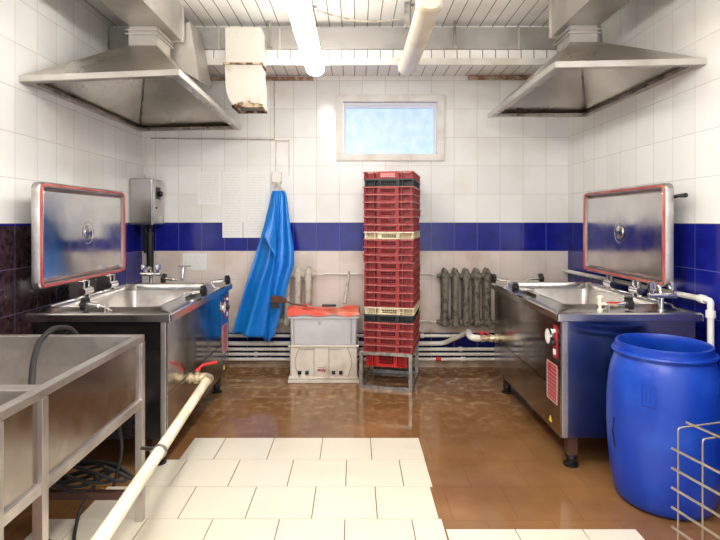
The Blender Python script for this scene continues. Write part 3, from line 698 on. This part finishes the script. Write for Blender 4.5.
# drain of the right pan
RZ = .44
dr = thing('drain_valve', 'brass valve with red butterfly handle joining the right pan to the wall pipes', 'valve', (1.0, 4.3, RZ))
obj('valve_body', MB().tube([(1.0, 4.30, RZ), (1.155, 4.30, RZ)], .024, 14).tube([(1.03, 4.30, RZ), (1.06, 4.30, RZ)], .032, 8).tube([(1.10, 4.30, RZ), (1.125, 4.30, RZ)], .032, 8).tube([(1.145, 4.30, RZ), (1.1595, 4.30, RZ)], .036, 16), 'brass', dr, world=True, smooth=True)
obj('elbow', MB().tube([(1.02, 4.30, RZ), (.985, 4.30, RZ), (.965, 4.33, RZ), (.965, 4.42, RZ-.006), (.995, 4.60, RZ-.014)], .028, 14, smooth_corner=.02), 'white_pipe', dr, world=True, smooth=True)
obj('handle', MB().tube([(1.0, 4.29, RZ+.055), (1.035, 4.29, RZ+.04), (1.05, 4.29, RZ+.055), (1.095, 4.29, RZ+.035)], .008, 8).tube([(1.045, 4.295, RZ+.02), (1.045, 4.295, RZ+.045)], .008, 8), 'red', dr, world=True, label='red butterfly handle')

# ------------------------------------------------------------------ electrical box with conduit
eb = thing('control_box', 'steel electrical control box mounted in the left corner above the blue tiles', 'electrical box', (-1.935, 4.87, 1.34))
obj('box_body', MB().box(-2.035, -1.83, 4.74, 5.0, 1.36, 1.785), 'steel_mirror', eb, world=True, bevel=.006)
obj('box_door', MB().box(-1.83, -1.818, 4.75, 4.99, 1.375, 1.77), 'steel_matt', eb, world=True, bevel=.003)
obj('switch_plate', MB().box(-1.818, -1.814, 4.80, 4.90, 1.60, 1.71), 'black', eb, world=True)
obj('knob', MB().lathe([(.026, 0), (.028, .02), (.018, .034), (0, .034)], (-1.814, 4.86, 1.65), (1, 0, 0), 14), 'black', eb, world=True)
obj('lock', MB().lathe([(.009, 0), (.009, .008), (0, .008)], (-1.818, 4.80, 1.52), (1, 0, 0), 10), 'black', eb, world=True)
obj('cable_gland', MB().lathe([(.035, 0), (.03, -.03), (.02, -.034), (.02, -.06)], (-1.90, 4.87, 1.36), n=14), 'rubber', eb, world=True)
tag(obj('conduit', MB().tube([(-1.90, 4.87, 1.295), (-1.90, 4.87, .93)], .032, 12).tube([(-1.96, 4.92, 1.355), (-1.96, 4.92, 1.1)], .02, 10), 'rubber', smooth=True), 'black conduit dropping from the steel control box behind the left pan', 'conduit')
tag(obj('wire', MB().tube([(-2.0, 5.015, 2.2), (-2.0, 4.99, 2.05), (-1.97, 4.96, 1.95), (-2.0, 4.93, 1.88), (-1.95, 4.9, 1.786)], .007, 8, smooth_corner=.05), 'white_pipe', smooth=True), 'white wire curling down the corner to the steel control box', 'wire')
# thin conduits on the back wall
tag(obj('conduit', MB().tube([(-1.95, 5.02, 2.19), (-.77, 5.02, 2.18), (-.77, 5.02, 2.74)], .006, 8), 'stick'), 'thin conduit on back wall rising beside the white box duct', 'conduit')
tag(obj('conduit', MB().tube([(-.755, 5.02, 2.17), (-.755, 5.02, 1.88)], .006, 8).tube([(-.63, 5.02, 2.18), (-.63, 5.02, 1.83)], .005, 8).tube([(-.755, 5.02, 2.17), (-.63, 5.02, 2.17)], .005, 8), 'white_pipe'), 'thin white conduit on back wall running down to the switch box', 'conduit')
sw = thing('switch_box', 'small white switch box on back wall just above the blue apron', 'switch', (-.745, 5.0, 1.76))
obj('box_body', MB().box(-.79, -.70, 4.97, YB-.001, 1.76, 1.87), 'white_paint', sw, world=True, bevel=.008)
obj('hook', MB().tube([(-.775, 4.98, 1.765), (-.78, 4.97, 1.70), (-.76, 4.94, 1.64)], .007, 8).tube([(-.715, 4.98, 1.765), (-.70, 4.97, 1.70), (-.69, 4.94, 1.67)], .007, 8), 'white_pipe', sw, world=True)
# papers
def sheet(label, x0, x1, z0, z1, lines, cat='paper'):
    t = thing('paper_notice', label, 'paper notice', ((x0+x1)/2, YB-.002, z0))
    obj('sheet', MB().box(x0, x1, YB-.004, YB-.0005, z0, z1), 'paper', t, world=True)
    m = MB(); n = lines
    for k in range(n):
        z = z1 - (z1-z0)*(k+1.2)/(n+1.6); x = x0+.02
        while x < x1-.03:
            e = min(x+random.uniform(.02, .07), x1-.02); m.box(x, e, YB-.0048, YB-.004, z-.0035, z+.0035); x = e+.012
    obj('writing', m, 'print', t, world=True)
sheet('small white paper notice on back wall, left of the large sheet', -1.505, -1.29, 1.555, 1.865, 12)
sheet('large white paper notice on back wall overlapping the blue tiles', -1.27, -1.075, 1.24, 1.87, 24)
sheet('tall white paper notice beside the apron, right half of the large pair', -1.07, -.86, 1.24, 1.87, 24)
sheet('small paper note on back wall below the blue tile band', -1.65, -1.42, .93, 1.09, 4)
tag(obj('wall_tap', MB().tube([(-1.62, 5.02, .95), (-1.62, 4.95, .95), (-1.62, 4.93, .90), (-1.62, 4.93, .84)], .009, 8).tube([(-1.67, 4.955, .975), (-1.55, 4.955, .975)], .006, 8).tube([(-1.62, 4.955, .95), (-1.62, 4.955, .98)], .008, 8), 'chrome', smooth=True), 'small chrome tap on back wall below the paper note', 'tap')

# ------------------------------------------------------------------ apron
def apron():
    prof = [  # v, left px, right px, py
        (0, 270, 283.5, 190), (.05, 268.5, 285.5, 197), (.12, 266.5, 287, 208), (.25, 262, 290, 228), (.40, 256, 294, 250), (.50, 252.5, 294.5, 264), (.62, 247, 289.5, 282),
        (.75, 241.5, 284.5, 302), (.88, 236, 280, 320), (1.0, 232.5, 276, 334)]
    nu, nv = 64, 60
    pts = []
    for j in range(nv+1):
        v = j/nv
        for a, b in zip(prof[:-1], prof[1:]):
            if a[0] <= v <= b[0]+1e-9:
                f = (v-a[0])/(b[0]-a[0]); f2 = f; L_ = a[1]+(b[1]-a[1])*f2; R_ = a[2]+(b[2]-a[2])*f2; py = a[3]+(b[3]-a[3])*f; break
        Y = 4.92 - .17*min(1, v*1.6)
        for i in range(nu+1):
            u = i/nu
            amp = .012+.034*min(1, v*2.5)
            # gathered folds radiating from the hook
            d = amp*(.75*math.sin(2*PI*(u*1.7+.15)) + .22*(1-.6*v)*math.sin(2*PI*(u*4.1+.3*v)) + .05*math.sin(7*v+9*u))
            # the turned-over flap edge: a sharp crease
            ridge = .62 - .12*v if v < .45 else .566 + (v-.45)*.55
            d += -.05*min(1, v*3)*math.exp(-((u-ridge)/.05)**2)*(1 if u < ridge else .35)
            X = (L_ + (R_-L_)*u - 355)*4.8/525
            dz = .0
            if v > .8: dz = (v-.8)/.2*(-.075*math.exp(-((u-.82)/.13)**2) + .02*math.sin(u*9) )
            pts.append((X, Y + d, 1.4 + (221-py)*4.8/525 + dz))
    n = len(pts); m = MB(); m.add(pts, gridf(nu, nv)); 
    t = thing('apron', 'bright blue oilcloth apron hanging from a hook on the back wall', 'apron', (-.8, 4.8, .35))
    o = obj('apron_cloth', m, 'apron', t, world=True, smooth=True)
    so = o.modifiers.new('thick', 'SOLIDIFY'); so.thickness = .003; so.offset = 0
    # overlapping flap (bib folded over)
    fl = []; nu2, nv2 = 14, 24
    for j in range(nv2+1):
        v = j/nv2
        xl = 270-6*v; xr = 272.5+2.5*v
        if v > .0: xr = 273 + 4*v
        py = 196 + 62*v
        for i in range(nu2+1):
            u = i/nu2
            py2 = py - (1-u)*22*v
            X = (xl+(xr-xl)*u-355)*4.7/525
            fl.append((X, 4.90-.17*v - .03*math.sin(u*PI*.8) - .035*v, 1.4+(221-py2)*4.7/525))
    f = obj('apron_flap', MB().add(fl, gridf(nu2, nv2)), 'apron', t, world=True, smooth=True)
    so = f.modifiers.new('thick', 'SOLIDIFY'); so.thickness = .003
    obj('neck_strap', MB().tube([(-.775, 4.90, 1.68), (-.765, 4.945, 1.72), (-.75, 4.962, 1.76)], .006, 8).tube([(-.665, 4.90, 1.68), (-.70, 4.945, 1.72), (-.73, 4.962, 1.76)], .006, 8), 'label_white', t, world=True)
apron()

# ------------------------------------------------------------------ barrel
BX, BY = 1.553, 2.646
bt = thing('barrel', 'open blue plastic barrel standing in front of the right tilting pan', 'barrel', (BX, BY, 0))
prof = [(0, .004), (.20, .004), (.214, .012), (.226, .04), (.240, .12), (.253, .24), (.260, .38), (.259, .50), (.252, .60), (.240, .67), (.224, .715), (.218, .725), (.220, .735), (.233, .738), (.236, .745), (.233, .752), (.218, .754), (.215, .775), (.2175, .782), (.2155, .790), (.208, .790), (.204, .780),
        (.204, .74), (.212, .71), (.236, .64), (.248, .50), (.248, .38), (.240, .2), (.20, .02), (0, .016)]
obj('barrel_body', MB().lathe(prof, n=72), 'barrel', bt, smooth=True)
# embossed square mark facing the camera
def on_barrel(a, z, r=.2605): return Vector((r*math.sin(a), -r*math.cos(a), z))
def patch(a0, a1, z0, z1, r0, r1, mb, n=4):
    for i in range(n):
        A = a0+(a1-a0)*i/n; B = a0+(a1-a0)*(i+1)/n
        def rad(z): return 0
        mb.hexa([on_barrel(A, z0, r0), on_barrel(B, z0, r0), on_barrel(B, z0, r1), on_barrel(A, z0, r1)], [on_barrel(A, z1, r0-.005), on_barrel(B, z1, r0-.005), on_barrel(B, z1, r1-.005), on_barrel(A, z1, r1-.005)])
em = MB(); a0, a1, z0, z1 = -.89, -.63, .525, .63
ea = .018
for (p, q, r_, s_) in ((a0, a1, z0, z0+.006), (a0, a1, z1-.006, z1), (a0, a0+ea, z0, z1), (a1-ea, a1, z0, z1), (a0+.075, a0+.09, z0+.02, z1-.02), (a1-.11, a1-.095, z0+.02, z1-.02)):
    for zz0, zz1 in [(r_+(s_-r_)*k/4, r_+(s_-r_)*(k+1)/4) for k in range(4)]:
        def rz_(z):
            for (ra, za), (rb, zb) in zip(prof[2:11], prof[3:12]):
                if za <= z <= zb: return ra+(rb-ra)*(z-za)/(zb-za)
            return .25
        for i in range(3):
            A = p+(q-p)*i/3; B = p+(q-p)*(i+1)/3
            em.hexa([on_barrel(A, zz0, rz_(zz0)-.004), on_barrel(B, zz0, rz_(zz0)-.004), on_barrel(B, zz0, rz_(zz0)+.0015), on_barrel(A, zz0, rz_(zz0)+.0015)],
                    [on_barrel(A, zz1, rz_(zz1)-.004), on_barrel(B, zz1, rz_(zz1)-.004), on_barrel(B, zz1, rz_(zz1)+.0015), on_barrel(A, zz1, rz_(zz1)+.0015)])
obj('embossed_mark', em, 'barrel_in', bt)
sc_ = MB()
for (a, z, b, zz) in ((-1.47, .42, -1.53, .35), (-1.53, .35, -1.45, .28)):
    sc_.tube([on_barrel(a, z, .2605), on_barrel(b, zz, .2605)], .003, 6)
obj('scratch', sc_, 'black', bt)

# ------------------------------------------------------------------ sink table (left foreground)
sx0, sx1, sy0, sy1, szt = -1.97, -.987, .98, 2.465, .868
sk = thing('sink', 'large double steel sink on a welded frame in the left foreground', 'sink', ((sx0+sx1)/2, 1.75, 0))
def sbox(name, mb, mat, parent=sk, **kw): return obj(name, mb, mat, parent, world=True, **kw)
rim = MB(); e = .036; yd = 1.68
for (a, b, c, d) in ((sx0, sx1, sy1-e, sy1), (sx0, sx1, sy0, sy0+e), (sx1-e, sx1, sy0+e, sy1-e), (sx0, sx0+e, sy0+e, sy1-e), (sx0+e, sx1-e, yd-.03, yd+.03)):
    rim.box(a, b, c, d, szt-.028, szt)
sbox('rim', rim, 'steel_matt', bevel=.003)
for (a, b) in ((sy0+e, yd-.03), (yd+.03, sy1-e)):
    x0, x1 = sx0+e, sx1-e
    sbox('basin', MB().loft([rrz(x0, x1, a, b, .02, szt-.004), rrz(x0+.002, x1-.002, a+.002, b-.002, .02, .595), rrz(x0+.02, x1-.02, a+.02, b-.02, .02, .58),
         rrz(x0+.02, x1-.02, a+.02, b-.02, .02, .577), rrz(x0-.002, x1+.002, a-.002, b+.002, .02, .59), rrz(x0-.002, x1+.002, a-.002, b+.002, .02, szt-.03)], False, False).box(x0+.015, x1-.015, a+.015, b-.015, .574, .5785), 'steel_matt')
    sbox('side_panel', MB().box(sx1-.020, sx1-.014, a-.01, b+.01, .572, szt-.028), 'steel_panel')
br2 = MB().box(sx1-.032, sx1, sy0, sy1, .538, .572).box(sx0, sx0+.032, sy0, sy1, .538, .572).box(sx0+.032, sx1-.032, sy1-.03, sy1, .538, .572).box(sx0+.032, sx1-.032, sy0, sy0+.03, .538, .572)
sbox('lower_rail', br2, 'steel_matt', bevel=.002)
for y in (sy1-.034, 1.655, sy0):
    for x in (sx1-.032, sx0):
        sbox('leg', MB().box(x, x+.034, y, y+.034, 0.008 if x > -1.5 else .001, szt-.03), 'steel_matt', bevel=.002)
sbox('leg', MB().box(sx1-.02, sx1+.001, 1.452, 1.474, .008, szt-.03), 'steel_matt')
sbox('cross_rail', MB().box(sx0+.03, sx1-.034, sy1-.03, sy1, .105, .14), 'foot_brown')
sbox('pipe_holder', MB().tube([(sx1-.005, 2.44, .345), (-.90, 2.36, .375), (-.884, 2.288, .392)], .009, 10), 'zinc')
# hose and cables
tag(obj('hose', MB().tube([(-1.32, 2.56, .62), (-1.34, 2.56, .82), (-1.37, 2.53, .885), (-1.40, 2.44, .905), (-1.385, 2.30, .875), (-1.33, 2.17, .82), (-1.27, 2.06, .75), (-1.22, 1.98, .64), (-1.20, 1.95, .545)], .0125, 12, smooth_corner=.06), 'rubber', smooth=True),
    'black rubber hose bent over the far edge of the sink', 'hose')
random.seed(11)
cab = thing('cable', 'tangle of black cables lying on the sink cross rail', 'cable', (-1.2, 2.5, .12))
for k in range(6):
    cx = -1.36 + .025*k; pts = []
    for q in range(15):
        a = PI*2*q/14*.9 + k
        pts.append((cx + (.15+.012*k)*math.cos(a), 2.45+.045*math.sin(a*1.0+k)+.006*k, .152+.010*k + .03*(1+math.sin(a*2+k))))
    obj('strand', MB().tube(pts, .008, 8, smooth_corner=.05), 'rubber', cab, world=True, smooth=True)
for k, pts in enumerate(([(-1.12, 2.44, .17), (-1.07, 2.42, .35), (-1.09, 2.40, .53)], [(-1.22, 2.46, .16), (-1.27, 2.42, .07), (-1.24, 2.32, .018), (-1.20, 2.24, .018)], [(-1.42, 2.46, .15), (-1.43, 2.42, .05), (-1.40, 2.30, .018), (-1.30, 2.26, .018)])):
    obj('strand', MB().tube(pts, .008, 8, smooth_corner=.06), 'rubber', cab, world=True, smooth=True)

# ------------------------------------------------------------------ wire basket (right foreground)
wb = thing('wire_basket', 'tall white-coated wire basket in the right foreground before the barrel', 'wire basket', (1.077, 1.75, 0), 0)
d1 = Vector((.964, .266, 0)); d2 = Vector((.238, -.971, 0)); A = Vector((1.077, 1.75, 0)); Wd = .36; Ln = .40
for k in range(5):
    o_ = A + d2*(.093*k)
    obj('upright_wire', MB().tube([o_+Vector((0, 0, .012)), o_+Vector((0, 0, .71)), o_+d1*Wd+Vector((0, 0, .71)), o_+d1*Wd+Vector((0, 0, .012))], .0028, 8, smooth_corner=.012), 'wire', wb, world=True)
for k in range(10):
    z = .635 - .066*k
    if z < .02: break
    for s_ in (0, 1):
        p = A + d1*(Wd*s_) + Vector(d1)*(-.006 if s_ == 0 else .006) + Vector((0, 0, z))
        obj('cross_wire', MB().tube([p-d2*.02, p+d2*.39], .0040, 8), 'wire', wb, world=True)
    p = A - d2*.006 + Vector((0, 0, z))
for s_ in (.055, .33): p = A + d1*s_ + Vector((0, 0, .716)); obj('top_wire', MB().tube([p-d2*.02, p+d2*.39], .0040, 8), 'wire', wb, world=True)
for s_ in (0, 1): p = A + d2*(.372*s_) + Vector((0, 0, .012)); obj('bottom_wire', MB().tube([p, p+d1*Wd], .004, 8), 'wire', wb, world=True)
